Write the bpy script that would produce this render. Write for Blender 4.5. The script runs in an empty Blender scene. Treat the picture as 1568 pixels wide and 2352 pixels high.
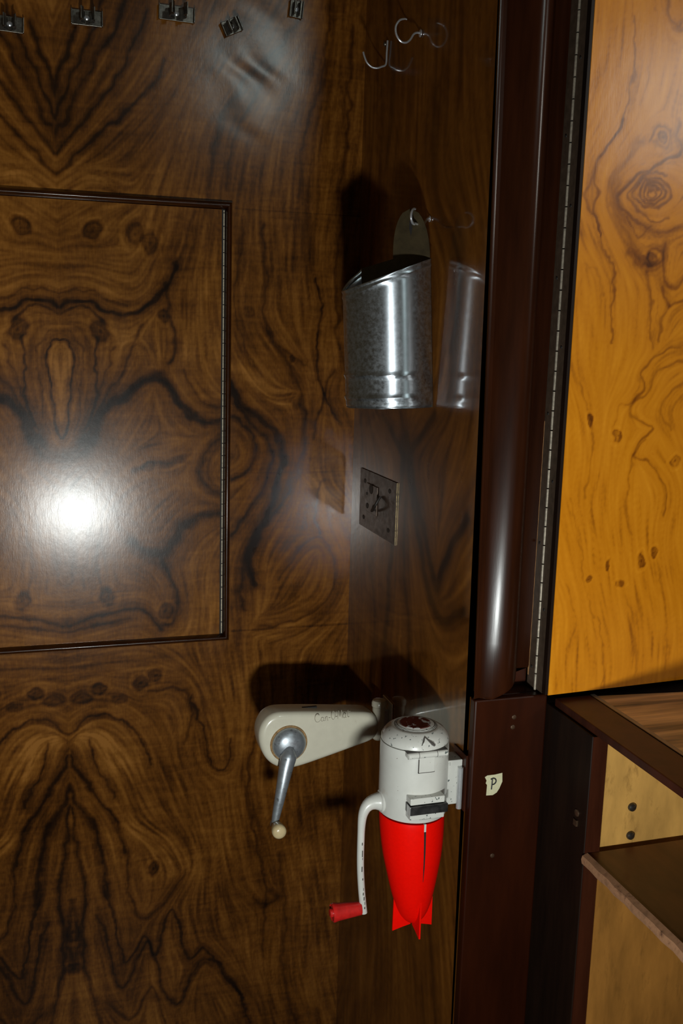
import bpy, bmesh, math, random
import numpy as np
from mathutils import Vector, Matrix
random.seed(7)
rng = np.random.default_rng(11)
sc = bpy.context.scene
COL = sc.collection
PI = math.pi
R = math.radians

# ------------------------------------------------------------------ camera, light, exposure
# World: corner of the two panelled walls is X=0, Y=0; floor Z=0; camera stands at (-0.605, -1.85).
H = 1.55                                   # lens height; heights below are written relative to it (Z = H + z)
CAM = np.array([-0.605, -1.85, H])
YAW, PITCH, ROLL = R(17.528), R(10.295), R(-1.613)
def cam_axes():
    cy, sy, cp, sp, cr, sr = math.cos(YAW), math.sin(YAW), math.cos(PITCH), math.sin(PITCH), math.cos(ROLL), math.sin(ROLL)
    f = np.array([sy*cp, cy*cp, -sp]); r = np.array([cy, -sy, 0.0]); d = np.cross(f, r)
    return np.array([cr*r + sr*d, -sr*r + cr*d, f])
AX = cam_axes()
cd = bpy.data.cameras.new('camera'); cam = bpy.data.objects.new('camera', cd); COL.objects.link(cam)
cd.sensor_fit = 'VERTICAL'; cd.sensor_height = 36.0; cd.sensor_width = 24.0; cd.lens = 35.0; cd.clip_start = 0.02
m = Matrix(((AX[0][0], -AX[1][0], -AX[2][0], CAM[0]), (AX[0][1], -AX[1][1], -AX[2][1], CAM[1]),
            (AX[0][2], -AX[1][2], -AX[2][2], CAM[2]), (0, 0, 0, 1)))
cam.matrix_world = m
sc.camera = cam

w = bpy.data.worlds.new('world'); sc.world = w; w.use_nodes = True
w.node_tree.nodes['Background'].inputs[0].default_value = (1.0, 0.68, 0.30, 1)
w.node_tree.nodes['Background'].inputs[1].default_value = 0.03

def area(name, loc, target, sx, sy, power, color):
    l = bpy.data.lights.new(name, 'AREA'); l.shape = 'RECTANGLE'; l.size = sx; l.size_y = sy; l.energy = power; l.color = color
    o = bpy.data.objects.new(name, l); COL.objects.link(o); o.location = loc
    o.rotation_euler = (Vector(target) - Vector(loc)).to_track_quat('-Z', 'Y').to_euler()
    return o
# hand-held flash below the lens
area('flash', (-0.465, -1.60, H - 0.63), (-0.26, 0.0, H - 0.14), 0.085, 0.055, 11.5, (0.95, 1.0, 0.975))
# dim ceiling lamps of the room, behind and to the right
area('ceiling_lamp', (0.35, -2.5, H + 1.07), (-0.1, 0.0, H - 0.1), 0.20, 0.20, 3.3, (0.85, 1.0, 0.97))
area('ceiling_lamp', (1.95, -2.5, H + 0.85), (0.3, -0.6, H - 0.1), 0.45, 0.45, 17.0, (1.0, 0.97, 0.88))

vs = sc.view_settings
sc.display_settings.display_device = 'sRGB'
vs.view_transform = 'Standard'; vs.look = 'None'; vs.gamma = 1.0; vs.use_curve_mapping = False
vs.exposure = 0.0

# ------------------------------------------------------------------ measuring helpers: where a sight line meets a real plane
F = 2287.0
def ray(px, py): return AX.T @ np.array([(px-784)/F, (py-1176)/F, 1.0])
def onX(px, py, X): r = ray(px, py); return CAM + r*((X-CAM[0])/r[0])
def onY(px, py, Y): r = ray(px, py); return CAM + r*((Y-CAM[1])/r[1])
def onZ(px, py, z): r = ray(px, py); return CAM + r*(z/r[2])

# ------------------------------------------------------------------ object helpers
ORG = {}
def tag(o, label=None, cat=None, group=None, kind=None):
    if label: o['label'] = label
    if cat: o['category'] = cat
    if group: o['group'] = group
    if kind: o['kind'] = kind
    return o
def empty(name, loc, label, cat, group=None):
    o = bpy.data.objects.new(name, None); COL.objects.link(o); o.location = loc; o.empty_display_size = 0.02
    ORG[o.name] = Vector(loc)
    return tag(o, label, cat, group)
def root_of(o):
    while o.parent: o = o.parent
    return o
def obj(name, bm, mat, parent=None, origin=None, smooth=True, bevel=0, seg=2, angle=35):
    """link bm (in world coordinates) as one mesh object"""
    if parent is not None: org = ORG[root_of(parent).name]
    else: org = Vector(origin) if origin is not None else Vector((0, 0, 0))
    bmesh.ops.recalc_face_normals(bm, faces=bm.faces)
    for v in bm.verts: v.co -= org
    me = bpy.data.meshes.new(name); bm.to_mesh(me); bm.free()
    o = bpy.data.objects.new(name, me); COL.objects.link(o)
    if mat: me.materials.append(mat)
    if parent is not None: o.parent = parent
    else: o.location = org; ORG[o.name] = org
    if smooth:
        for p in me.polygons: p.use_smooth = True
        try: me.set_sharp_from_angle(angle=R(angle))
        except Exception: pass
    if bevel:
        b = o.modifiers.new('bevel', 'BEVEL'); b.width = bevel; b.segments = seg; b.limit_method = 'ANGLE'; b.angle_limit = R(35)
        b.harden_normals = False
    return o
def B(): return bmesh.new()
def box(bm, x0, x1, y0, y1, z0, z1, mtx=None):
    co = [(x, y, z) for x in (x0, x1) for y in (y0, y1) for z in (z0, z1)]
    vsx = [bm.verts.new(c) for c in co]
    for f in ((0,1,3,2), (4,6,7,5), (0,4,5,1), (2,3,7,6), (0,2,6,4), (1,5,7,3)): bm.faces.new([vsx[i] for i in f])
    if mtx is not None:
        for v in vsx: v.co = mtx @ v.co
    return bm
def rings(bm, rr, close=True, cap=True):
    vv = [[bm.verts.new(c) for c in r] for r in rr]
    n = len(rr[0])
    for a, b in zip(vv, vv[1:]):
        for i in range(n if close else n-1):
            j = (i+1) % n
            bm.faces.new((a[i], a[j], b[j], b[i]))
    if cap:
        bm.faces.new(vv[0][::-1]); bm.faces.new(vv[-1])
    return bm
def tube(bm, pts, rad, n=14, cap=True):
    pts = [Vector(p) for p in pts]
    if not isinstance(rad, (list, tuple)): rad = [rad]*len(pts)
    up = None; rr = []
    for i, p in enumerate(pts):
        t = (pts[min(i+1, len(pts)-1)] - pts[max(i-1, 0)]).normalized()
        if up is None:
            up = Vector((0, 0, 1)) if abs(t.z) < 0.9 else Vector((0, 1, 0))
        up = (up - t*up.dot(t)).normalized(); s = t.cross(up)
        rr.append([p + (up*math.cos(2*PI*k/n) + s*math.sin(2*PI*k/n))*rad[i] for k in range(n)])
    return rings(bm, rr, True, cap)
def spline(pts, n=8):
    P = [np.array(p, float) for p in pts]; out = []
    for i in range(len(P)-1):
        p0, p1, p2, p3 = P[max(i-1, 0)], P[i], P[i+1], P[min(i+2, len(P)-1)]
        for k in range(n):
            t = k/n
            out.append(0.5*((2*p1) + (-p0+p2)*t + (2*p0-5*p1+4*p2-p3)*t*t + (-p0+3*p1-3*p2+p3)*t**3))
    out.append(P[-1]); return out
def lathe(bm, prof, center, axis=(0, 0, 1), n=48, cap=True):
    """prof: (radius, height along axis)"""
    a = Vector(axis).normalized(); u = a.orthogonal().normalized(); v = a.cross(u); c = Vector(center)
    return rings(bm, [[c + a*h + (u*math.cos(2*PI*k/n) + v*math.sin(2*PI*k/n))*max(r, 1e-5) for k in range(n)] for r, h in prof], True, cap)
def prism(bm, outline, axis_vec):
    """outline: world points (planar), extruded along axis_vec"""
    d = Vector(axis_vec)
    return rings(bm, [[Vector(p) for p in outline], [Vector(p) + d for p in outline]], True, True)
def pillow(bm, pts2, y0, y1, r, seg=6):
    """rounded slab: outline in XZ (convex), from y0 (back) to y1 (front, smaller Y); edges rounded by r"""
    P = np.array(pts2, float); n = len(P)
    area2 = sum(P[i][0]*P[(i+1) % n][1] - P[(i+1) % n][0]*P[i][1] for i in range(n))
    t = np.roll(P, -1, 0) - np.roll(P, 1, 0); t /= np.linalg.norm(t, axis=1)[:, None]
    nrm = np.stack([-t[:, 1], t[:, 0]], 1) * (1 if area2 > 0 else -1)       # inward
    def ring(ins, y): q = P + nrm*ins; return [(q[i][0], y, q[i][1]) for i in range(n)]
    rr = []
    for k in range(seg+1):
        a = PI/2*k/seg; rr.append(ring(r*(1-math.sin(a)), y0 - r*(1-math.cos(a))))
    for k in range(seg+1):
        a = PI/2*k/seg; rr.append(ring(r*(1-math.cos(a)), y1 + r*(1-math.sin(a))))
    return rings(bm, rr, True, True)

# ------------------------------------------------------------------ materials
def rgb(r, g, b):
    f = lambda c: ((c/255+0.055)/1.055)**2.4 if c > 10 else c/255/12.92
    return (f(r), f(g), f(b), 1)
def mat(name, col, rough=0.4, metal=0.0, spec=0.5, coat=0.0, coatr=0.1, noise=0.0, nscale=60, bump=0.0, bscale=200,
        chips=None, chipcol=(0.03, 0.03, 0.03, 1), chipscale=120, dirt=None, stretch=(1, 1, 1), rnoise=0.0):
    m = bpy.data.materials.new(name); m.use_nodes = True; nt = m.node_tree; N = nt.nodes; L = nt.links
    bs = N['Principled BSDF']
    bs.inputs['Roughness'].default_value = rough; bs.inputs['Metallic'].default_value = metal
    bs.inputs['Specular IOR Level'].default_value = spec
    bs.inputs['Coat Weight'].default_value = coat; bs.inputs['Coat Roughness'].default_value = coatr
    bs.inputs['Base Color'].default_value = col
    tc = N.new('ShaderNodeTexCoord'); mp = N.new('ShaderNodeMapping'); mp.inputs['Scale'].default_value = stretch
    L.new(tc.outputs['Object'], mp.inputs[0])
    cur = None
    def noise_(scale, detail=4, rgh=0.6):
        n = N.new('ShaderNodeTexNoise'); n.inputs['Scale'].default_value = scale; n.inputs['Detail'].default_value = detail
        n.inputs['Roughness'].default_value = rgh; L.new(mp.outputs[0], n.inputs['Vector']); return n.outputs[0]
    def mix(fac, a, b):
        x = N.new('ShaderNodeMix'); x.data_type = 'RGBA'
        L.new(fac, x.inputs[0])
        for i, s in ((6, a), (7, b)):
            if hasattr(s, 'links') or hasattr(s, 'is_linked'): L.new(s, x.inputs[i])
            else: x.inputs[i].default_value = s
        return x.outputs[2]
    def ramp(f, lo, hi):
        r = N.new('ShaderNodeMapRange'); r.inputs[1].default_value = lo; r.inputs[2].default_value = hi
        L.new(f, r.inputs[0]); return r.outputs[0]
    cur = col
    if noise:
        d = tuple(c*(1-noise) for c in col[:3]) + (1,); l = tuple(min(1, c*(1+noise)) for c in col[:3]) + (1,)
        cur = mix(ramp(noise_(nscale), 0.3, 0.7), d, l)
    if dirt: cur = mix(ramp(noise_(dirt[1], 6, 0.7), dirt[2], dirt[3]), cur, dirt[0])
    if chips: cur = mix(ramp(noise_(chipscale, 3, 0.55), chips, chips+0.012), cur, chipcol)
    if not isinstance(cur, tuple): L.new(cur, bs.inputs['Base Color'])
    if rnoise:
        r = N.new('ShaderNodeMapRange'); r.inputs[1].default_value = 0.3; r.inputs[2].default_value = 0.7
        r.inputs[3].default_value = max(0.02, rough-rnoise); r.inputs[4].default_value = rough+rnoise
        L.new(noise_(nscale*1.7, 6, 0.7), r.inputs[0]); L.new(r.outputs[0], bs.inputs['Roughness'])
    if bump:
        b = N.new('ShaderNodeBump'); b.inputs['Strength'].default_value = 1.0; b.inputs['Distance'].default_value = bump
        L.new(noise_(bscale, 3, 0.6), b.inputs['Height']); L.new(b.outputs[0], bs.inputs['Normal'])
        if coat: L.new(b.outputs[0], bs.inputs['Coat Normal'])
    return m

def veneer(name, stops, rough, spec, coat, coatr, fine=0.10, fiddle=0.05, bumpd=0.00004, axis='Z', tone=0.1):
    """figured veneer: the mesh attribute 'fig' carries the flow of the figure; fibres, pores, ripple and tone are noise"""
    m = bpy.data.materials.new(name); m.use_nodes = True; nt = m.node_tree; N = nt.nodes; L = nt.links
    bs = N['Principled BSDF']
    at = N.new('ShaderNodeAttribute'); at.attribute_name = 'fig'
    tc = N.new('ShaderNodeTexCoord')
    def nz(scale, s3, detail=3, rgh=0.6, dist=0.0):
        mp = N.new('ShaderNodeMapping'); mp.inputs['Scale'].default_value = s3; L.new(tc.outputs['Object'], mp.inputs[0])
        n = N.new('ShaderNodeTexNoise'); n.inputs['Scale'].default_value = scale; n.inputs['Detail'].default_value = detail
        n.inputs['Roughness'].default_value = rgh; n.inputs['Distortion'].default_value = dist
        L.new(mp.outputs[0], n.inputs['Vector']); return n.outputs[0]
    def madd(a, k, c):
        x = N.new('ShaderNodeMath'); x.operation = 'MULTIPLY_ADD'; L.new(a, x.inputs[0]); x.inputs[1].default_value = k
        if isinstance(c, float): x.inputs[2].default_value = c
        else: L.new(c, x.inputs[2])
        return x.outputs[0]
    v = madd(nz(520, (1, 1, 0.10)), fine, at.outputs['Fac'])
    v = madd(nz(240, (1, 1, 0.35), 4), fine, v)
    v = madd(nz(60, (0.25, 0.25, 1.5), 3, 0.5, 0.6), fiddle, v)
    v = madd(nz(7, (1, 1, 0.7), 3), tone, v)
    off = N.new('ShaderNodeMath'); off.operation = 'SUBTRACT'; L.new(v, off.inputs[0]); off.inputs[1].default_value = fine + fiddle/2 + tone/2
    cr = N.new('ShaderNodeValToRGB'); L.new(off.outputs[0], cr.inputs[0])
    e = cr.color_ramp.elements
    e[0].position, e[0].color = stops[0]; e[1].position, e[1].color = stops[-1]
    for p, c in stops[1:-1]:
        x = e.new(p); x.color = c
    L.new(cr.outputs[0], bs.inputs['Base Color'])
    bs.inputs['Specular IOR Level'].default_value = spec
    bs.inputs['Coat Weight'].default_value = coat; bs.inputs['Coat Roughness'].default_value = coatr
    rr = N.new('ShaderNodeMapRange'); rr.inputs[1].default_value = 0.3; rr.inputs[2].default_value = 0.7
    rr.inputs[3].default_value = rough-0.05; rr.inputs[4].default_value = rough+0.06
    L.new(nz(30, (1, 1, 0.3), 5), rr.inputs[0]); L.new(rr.outputs[0], bs.inputs['Roughness'])
    b = N.new('ShaderNodeBump'); b.inputs['Distance'].default_value = bumpd; b.inputs['Strength'].default_value = 1.0
    h = madd(nz(700, (1, 1, 0.08), 3, 0.7), 1.0, madd(nz(90, (1, 1, 0.6), 4, 0.6), 2.0, 0.0))
    L.new(h, b.inputs['Height']); L.new(b.outputs[0], bs.inputs['Normal']); L.new(b.outputs[0], bs.inputs['Coat Normal'])
    return m

WALNUT = [(0.0, (0.009, 0.0030, 0.0009, 1)), (0.25, (0.026, 0.0088, 0.0018, 1)), (0.45, (0.077, 0.0250, 0.0036, 1)),
          (0.62, (0.146, 0.0500, 0.0068, 1)), (0.8, (0.228, 0.086, 0.0130, 1)), (1.0, (0.33, 0.133, 0.025, 1))]
M = {}
M['walnut'] = veneer('walnut_veneer', WALNUT, 0.27, 0.08, 0.55, 0.20, fine=0.22, fiddle=0.30, tone=0.50)
M['walnut_side'] = veneer('walnut_side_veneer', WALNUT, 0.30, 0.12, 0.85, 0.05, bumpd=0.00001)
YEL = [(0.0, (0.075, 0.018, 0.0012, 1)), (0.3, (0.24, 0.068, 0.003, 1)), (0.55, (0.53, 0.178, 0.0055, 1)),
       (0.8, (0.62, 0.225, 0.009, 1)), (1.0, (0.70, 0.28, 0.016, 1))]
M['yellow'] = veneer('honey_burl_veneer', YEL, 0.36, 0.10, 0.16, 0.17, fine=0.06, fiddle=0.03)
M['dark_wood'] = mat('dark_mahogany', (0.036, 0.0085, 0.0032, 1), 0.40, spec=0.2, coat=0.08, coatr=0.25, noise=0.35, nscale=40, stretch=(1, 1, 0.12), bump=0.00003, bscale=300)
M['mould'] = mat('dark_moulding', (0.024, 0.0060, 0.0018, 1), 0.32, spec=0.06, coat=0.27, coatr=0.21, noise=0.3, nscale=60, stretch=(1, 1, 0.1), bump=0.00003, bscale=400)
M['bead'] = mat('bead_moulding', (0.034, 0.0095, 0.0025, 1), 0.30, spec=0.25, coat=0.4, coatr=0.14, noise=0.4, nscale=40)
M['post'] = mat('mahogany_post', (0.022, 0.0042, 0.0008, 1), 0.36, spec=0.2, coat=0.06, coatr=0.25, noise=0.3, nscale=30, stretch=(1, 1, 0.15), chips=0.74, chipcol=(0.22, 0.12, 0.06, 1), chipscale=45)
M['black_wood'] = mat('blackened_wood', (0.010, 0.0042, 0.002, 1), 0.5, spec=0.2, noise=0.4, nscale=40, stretch=(1, 1, 0.15))
M['raw_edge'] = mat('raw_wood_edge', (0.42, 0.21, 0.08, 1), 0.6, noise=0.4, nscale=80)
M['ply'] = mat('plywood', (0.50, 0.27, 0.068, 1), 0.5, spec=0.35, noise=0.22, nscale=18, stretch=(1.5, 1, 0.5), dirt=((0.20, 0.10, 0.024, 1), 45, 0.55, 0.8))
M['ply_dark'] = mat('orange_brown_plywood', (0.30, 0.128, 0.024, 1), 0.5, spec=0.3, noise=0.28, nscale=18, stretch=(1.5, 1, 0.4), dirt=((0.16, 0.07, 0.014, 1), 45, 0.55, 0.8))  # darker and more orange than the plywood above the shelf
M['shelf'] = mat('shelf_wood', (0.13, 0.046, 0.011, 1), 0.45, spec=0.4, coat=0.15, noise=0.35, nscale=30, stretch=(1, 0.3, 1))
M['shelf_edge'] = mat('worn_shelf_edge', (0.30, 0.15, 0.075, 1), 0.6, noise=0.35, nscale=60, dirt=((0.09, 0.04, 0.02, 1), 60, 0.5, 0.7))
M['laminate'] = mat('striped_laminate', (0.34, 0.19, 0.075, 1), 0.3, spec=0.4, coat=0.2, coatr=0.15, noise=0.95, nscale=30, stretch=(0.12, 1.6, 1))
M['grey_strip'] = mat('grey_metal_strip', (0.20, 0.19, 0.165, 1), 0.4, metal=0.7, noise=0.2)
M['hinge'] = mat('dull_hinge_leaf', (0.085, 0.055, 0.036, 1), 0.45, metal=0.3, noise=0.25, nscale=90)
M['knuckle'] = mat('worn_hinge_knuckle', (0.42, 0.36, 0.28, 1), 0.42, metal=0.5, noise=0.3, nscale=200)
M['gap'] = mat('dark_gap', (0.008, 0.005, 0.004, 1), 0.7)
M['tin'] = mat('galvanised_tin', (0.52, 0.57, 0.62, 1), 0.32, metal=1.0, noise=0.10, nscale=90, rnoise=0.03)
def bloom(m, rough, lo, hi, scale):
    # zinc bloom: patches where the same metal has gone matt
    nt = m.node_tree; N = nt.nodes; L = nt.links; a = N['Principled BSDF']
    b = N.new('ShaderNodeBsdfPrincipled'); b.inputs['Metallic'].default_value = 0.86; b.inputs['Roughness'].default_value = rough
    b.inputs['Base Color'].default_value = (0.56, 0.61, 0.66, 1)
    tc = N.new('ShaderNodeTexCoord'); n = N.new('ShaderNodeTexNoise'); n.inputs['Scale'].default_value = scale; n.inputs['Detail'].default_value = 6; n.inputs['Roughness'].default_value = 0.7
    L.new(tc.outputs['Object'], n.inputs['Vector'])
    r = N.new('ShaderNodeMapRange'); r.inputs[1].default_value = 0.35; r.inputs[2].default_value = 0.68; r.inputs[3].default_value = lo; r.inputs[4].default_value = hi
    L.new(n.outputs[0], r.inputs[0]); x = N.new('ShaderNodeMixShader'); L.new(r.outputs[0], x.inputs[0]); L.new(a.outputs[0], x.inputs[1]); L.new(b.outputs[0], x.inputs[2])
    L.new(x.outputs[0], N['Material Output'].inputs['Surface'])
bloom(M['tin'], 0.42, 0.04, 0.34, 170)
_nt = M['tin'].node_tree; _b = _nt.nodes['Principled BSDF']; _b.inputs['Anisotropic'].default_value = 0.93; _b.inputs['Anisotropic Rotation'].default_value = 0.25
_t = _nt.nodes.new('ShaderNodeTangent'); _t.direction_type = 'RADIAL'; _t.axis = 'Z'; _nt.links.new(_t.outputs[0], _b.inputs['Tangent'])   # sheet drawn upright
M['tin_back'] = mat('shaded_tin_back', (0.06, 0.042, 0.018, 1), 0.5, metal=0.5, noise=0.25, nscale=60)  # shade of the lip and the mirrored dark room put into its colour
M['wire'] = mat('nickel_wire', (0.70, 0.72, 0.76, 1), 0.24, metal=0.75)
M['clip'] = mat('tarnished_clip', (0.15, 0.135, 0.115, 1), 0.35, metal=0.85, noise=0.4, nscale=150, rnoise=0.1)
M['lock'] = mat('tarnished_plate', (0.10, 0.072, 0.055, 1), 0.40, metal=0.7, noise=0.3, nscale=50, rnoise=0.1)
M['lock_dark'] = mat('lock_recess', (0.016, 0.011, 0.008, 1), 0.6)
M['brass_edge'] = mat('worn_brass_edge', (0.34, 0.26, 0.13, 1), 0.4, metal=0.6, noise=0.8, nscale=160)
M['cream'] = mat('cream_enamel', (0.68, 0.64, 0.51, 1), 0.30, spec=0.5, coat=0.6, coatr=0.1, noise=0.05, nscale=40, chips=0.80, chipcol=(0.12, 0.09, 0.06, 1), chipscale=90, dirt=((0.36, 0.27, 0.16, 1), 30, 0.62, 0.9))
M['white'] = mat('white_enamel', (0.53, 0.525, 0.485, 1), 0.34, spec=0.45, coat=0.3, coatr=0.15, noise=0.04, nscale=40, chips=0.735, chipcol=(0.20, 0.16, 0.13, 1), chipscale=170, dirt=((0.42, 0.33, 0.25, 1), 28, 0.62, 0.9))
M['white_chip'] = mat('chipped_white_enamel', (0.53, 0.525, 0.485, 1), 0.34, spec=0.45, coat=0.3, coatr=0.15, noise=0.04, nscale=40, chips=0.64, chipcol=(0.09, 0.105, 0.10, 1), chipscale=210)
M['emblem'] = mat('worn_emblem', (0.075, 0.012, 0.008, 1), 0.45, noise=0.3, nscale=90, chips=0.56, chipcol=(0.42, 0.41, 0.40, 1), chipscale=55)
M['groove'] = mat('dark_groove', (0.05, 0.042, 0.036, 1), 0.6)  # one dark tone for the grooves, joint lines and worn marks
M['engrave'] = mat('engraving', (0.34, 0.30, 0.23, 1), 0.6)
M['chrome'] = mat('worn_chrome', (0.44, 0.48, 0.52, 1), 0.40, metal=0.72, noise=0.12, nscale=80, rnoise=0.08, dirt=((0.10, 0.10, 0.10, 1), 130, 0.58, 0.72), bump=0.00004, bscale=500)
M['bright'] = mat('bright_chrome', (0.62, 0.63, 0.64, 1), 0.22, metal=0.6, noise=0.1, nscale=90, rnoise=0.06)
M['blackbar'] = mat('smoked_chrome_bar', (0.10, 0.095, 0.095, 1), 0.22, metal=0.8, noise=0.5, nscale=90, rnoise=0.1)
M['red'] = mat('red_plastic', (0.80, 0.0035, 0.0006, 1), 0.45, spec=0.08, noise=0.05, nscale=200)
M['redgrip'] = mat('red_painted_wood', (0.47, 0.012, 0.010, 1), 0.36, spec=0.5, coat=0.3, noise=0.2, nscale=120)
M['ivory'] = mat('ivory_knob', (0.66, 0.52, 0.29, 1), 0.30, spec=0.5, coat=0.5, coatr=0.1, noise=0.08, nscale=80)
M['tape'] = mat('masking_tape', (0.56, 0.53, 0.34, 1), 0.7, spec=0.2, noise=0.06, nscale=150)
M['ink'] = mat('black_ink', (0.018, 0.018, 0.02, 1), 0.6)
M['screw'] = mat('old_screw', (0.09, 0.050, 0.028, 1), 0.4, metal=0.6, noise=0.3, nscale=300)
M['rubber'] = mat('black_bumper', (0.018, 0.015, 0.012, 1), 0.28, spec=0.5, coat=0.4)
M['floor'] = mat('dark_floor', (0.05, 0.035, 0.025, 1), 0.5, noise=0.3, nscale=8)

# ------------------------------------------------------------------ figured veneer fields
def blur(a, s):
    if s <= 0: return a
    k = np.exp(-0.5*(np.arange(-int(3*s)-1, int(3*s)+2)/s)**2); k /= k.sum(); p = len(k)//2
    a = np.apply_along_axis(lambda v: np.convolve(np.pad(v, p, 'reflect'), k, 'valid'), 0, a)
    return np.apply_along_axis(lambda v: np.convolve(np.pad(v, p, 'reflect'), k, 'valid'), 1, a)
def bil(a, x, y):
    nx, ny = a.shape
    x = np.clip(x, 0, nx-1.001); y = np.clip(y, 0, ny-1.001); i = x.astype(int); j = y.astype(int); fx = x-i; fy = y-j
    return (a[i, j]*(1-fx)*(1-fy) + a[i+1, j]*fx*(1-fy) + a[i, j+1]*(1-fx)*fy + a[i+1, j+1]*fx*fy)
def figure(u0, u1, v0, v1, h, curves, knots, base_ang=0.0, wig=0.25, k_grain=0.078, mid=0.60):
    """returns sampler(u, v): growth-ring tone. curves: (points, darkness, width); knots: (u, v, ru, rv, darkness)"""
    nu, nv = int((u1-u0)/h)+2, int((v1-v0)/h)+2
    # orientation of the fibres, coarse grid, from the traced growth lines
    H4 = 4; cu, cv = nu//H4+2, nv//H4+2
    U, V = np.meshgrid(u0+np.arange(cu)*h*H4, v0+np.arange(cv)*h*H4, indexing='ij')
    wn = lambda s: blur(rng.standard_normal((cu, cv)), s)
    wa = wn(5); wa /= wa.std(); ang = PI/2 + base_ang + wig*wa
    w0 = (1/0.11**2)**1.4
    C = np.cos(2*ang)*w0; S = np.sin(2*ang)*w0
    for pts, dark, wid in curves:
        P = np.array(pts, float); seg = P[1:]-P[:-1]
        for p, s in zip(P[:-1], seg):
            L_ = np.hypot(*s); k = max(1, int(L_/0.012)); a = math.atan2(s[1], s[0])
            for q in range(k):
                c = p + s*(q+0.5)/k
                ww = 0.8/((U-c[0])**2 + (V-c[1])**2 + 0.011**2)**1.4
                C += ww*math.cos(2*a); S += ww*math.sin(2*a)
    for (ku, kv, ru, rv, dk) in knots:
        du, dv = (U-ku)/ru, (V-kv)/rv; d2 = du**2+dv**2; a = np.arctan2(dv*rv, du*ru) + PI/2
        ww = 40.0*w0*np.exp(-d2/4.0)
        C += ww*np.cos(2*a); S += ww*np.sin(2*a)
    th = 0.5*np.arctan2(S, C); dx, dy = np.cos(th), np.sin(th)
    I, J = np.meshgrid(np.arange(nu, dtype=float), np.arange(nv, dtype=float), indexing='ij')
    def lic(src, n, st):
        acc = src.copy(); cnt = 1.0
        for sg in (1, -1):
            x, y = I.copy(), J.copy(); px_, py_ = None, None
            for k in range(n):
                ix = np.clip((x/H4+0.5).astype(int), 0, cu-1); iy = np.clip((y/H4+0.5).astype(int), 0, cv-1)
                ax, ay = dx[ix, iy], dy[ix, iy]
                if px_ is None: f = np.full(ax.shape, float(sg))
                else: f = np.where(ax*px_+ay*py_ < 0, -1.0, 1.0)
                px_, py_ = ax*f, ay*f
                x = np.clip(x+px_*st, 0, nu-1); y = np.clip(y+py_*st, 0, nv-1)
                wgt = 1 - k/n
                acc += wgt*src[(x+0.5).astype(int).clip(0, nu-1), (y+0.5).astype(int).clip(0, nv-1)]; cnt += wgt
        acc /= cnt; acc -= acc.mean(); return acc/acc.std()
    g = 1.0*lic(blur(rng.standard_normal((nu, nv)), 0.7), 16, 1.2) + 0.34*lic(blur(rng.standard_normal((nu, nv)), 1.8), 22, 1.6) \
        + 0.36*lic(blur(rng.standard_normal((nu, nv)), 6), 26, 2.4)
    g /= g.std()
    out = mid + k_grain*g
    wx = blur(rng.standard_normal((nu, nv)), 4); wx /= wx.std(); wy = blur(rng.standard_normal((nu, nv)), 4); wy /= wy.std()
    w2 = blur(rng.standard_normal((nu, nv)), 1.2); w2 /= w2.std()
    uu = u0+I*h + wx*0.0022 + w2*0.0006; vv = v0+J*h + wy*0.0022 + w2*0.0006
    for pts, dark, wid in curves:
        if dark == 0: continue
        P = np.array(pts, float); dist = np.full((nu, nv), 9.0); reach = max(8.0*wid, 0.024)
        for a, b in zip(P[:-1], P[1:]):
            i0 = max(0, int((min(a[0], b[0])-reach-u0)/h)-3); i1 = min(nu, int((max(a[0], b[0])+reach-u0)/h)+4)
            j0 = max(0, int((min(a[1], b[1])-reach-v0)/h)-3); j1 = min(nv, int((max(a[1], b[1])+reach-v0)/h)+4)
            if i1 <= i0 or j1 <= j0: continue
            s = b-a; l2 = max(s@s, 1e-12); X = uu[i0:i1, j0:j1]; Y = vv[i0:i1, j0:j1]
            t = np.clip(((X-a[0])*s[0]+(Y-a[1])*s[1])/l2, 0, 1)
            d = np.hypot(X-a[0]-t*s[0], Y-a[1]-t*s[1])
            dist[i0:i1, j0:j1] = np.minimum(dist[i0:i1, j0:j1], d)
        out -= 0.70*dark*np.exp(-(dist/wid)**2)*(0.85+0.22*g)
        out -= 0.17*dark*np.exp(-(dist/(3.4*wid))**2)*(1+0.35*g)
        if dark > 0: out -= 0.075*dark*np.cos(2*PI*dist/0.0062 + 0.8*wx)*np.exp(-(dist/0.013)**2)
    for (ku, kv, ru, rv, dk) in knots:
        d = np.hypot((uu-ku)/ru, (vv-kv)/rv)
        out -= dk*(0.40*np.exp(-(d/0.7)**2) + 0.34*np.exp(-((d-1.0)/0.17)**2) - 0.08*np.exp(-((d-1.6)/0.3)**2) + 0.1*np.cos(d*9)*np.exp(-(d/1.6)**2))
    return lambda u, v: bil(out, (np.asarray(u)-u0)/h, (np.asarray(v)-v0)/h)

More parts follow.
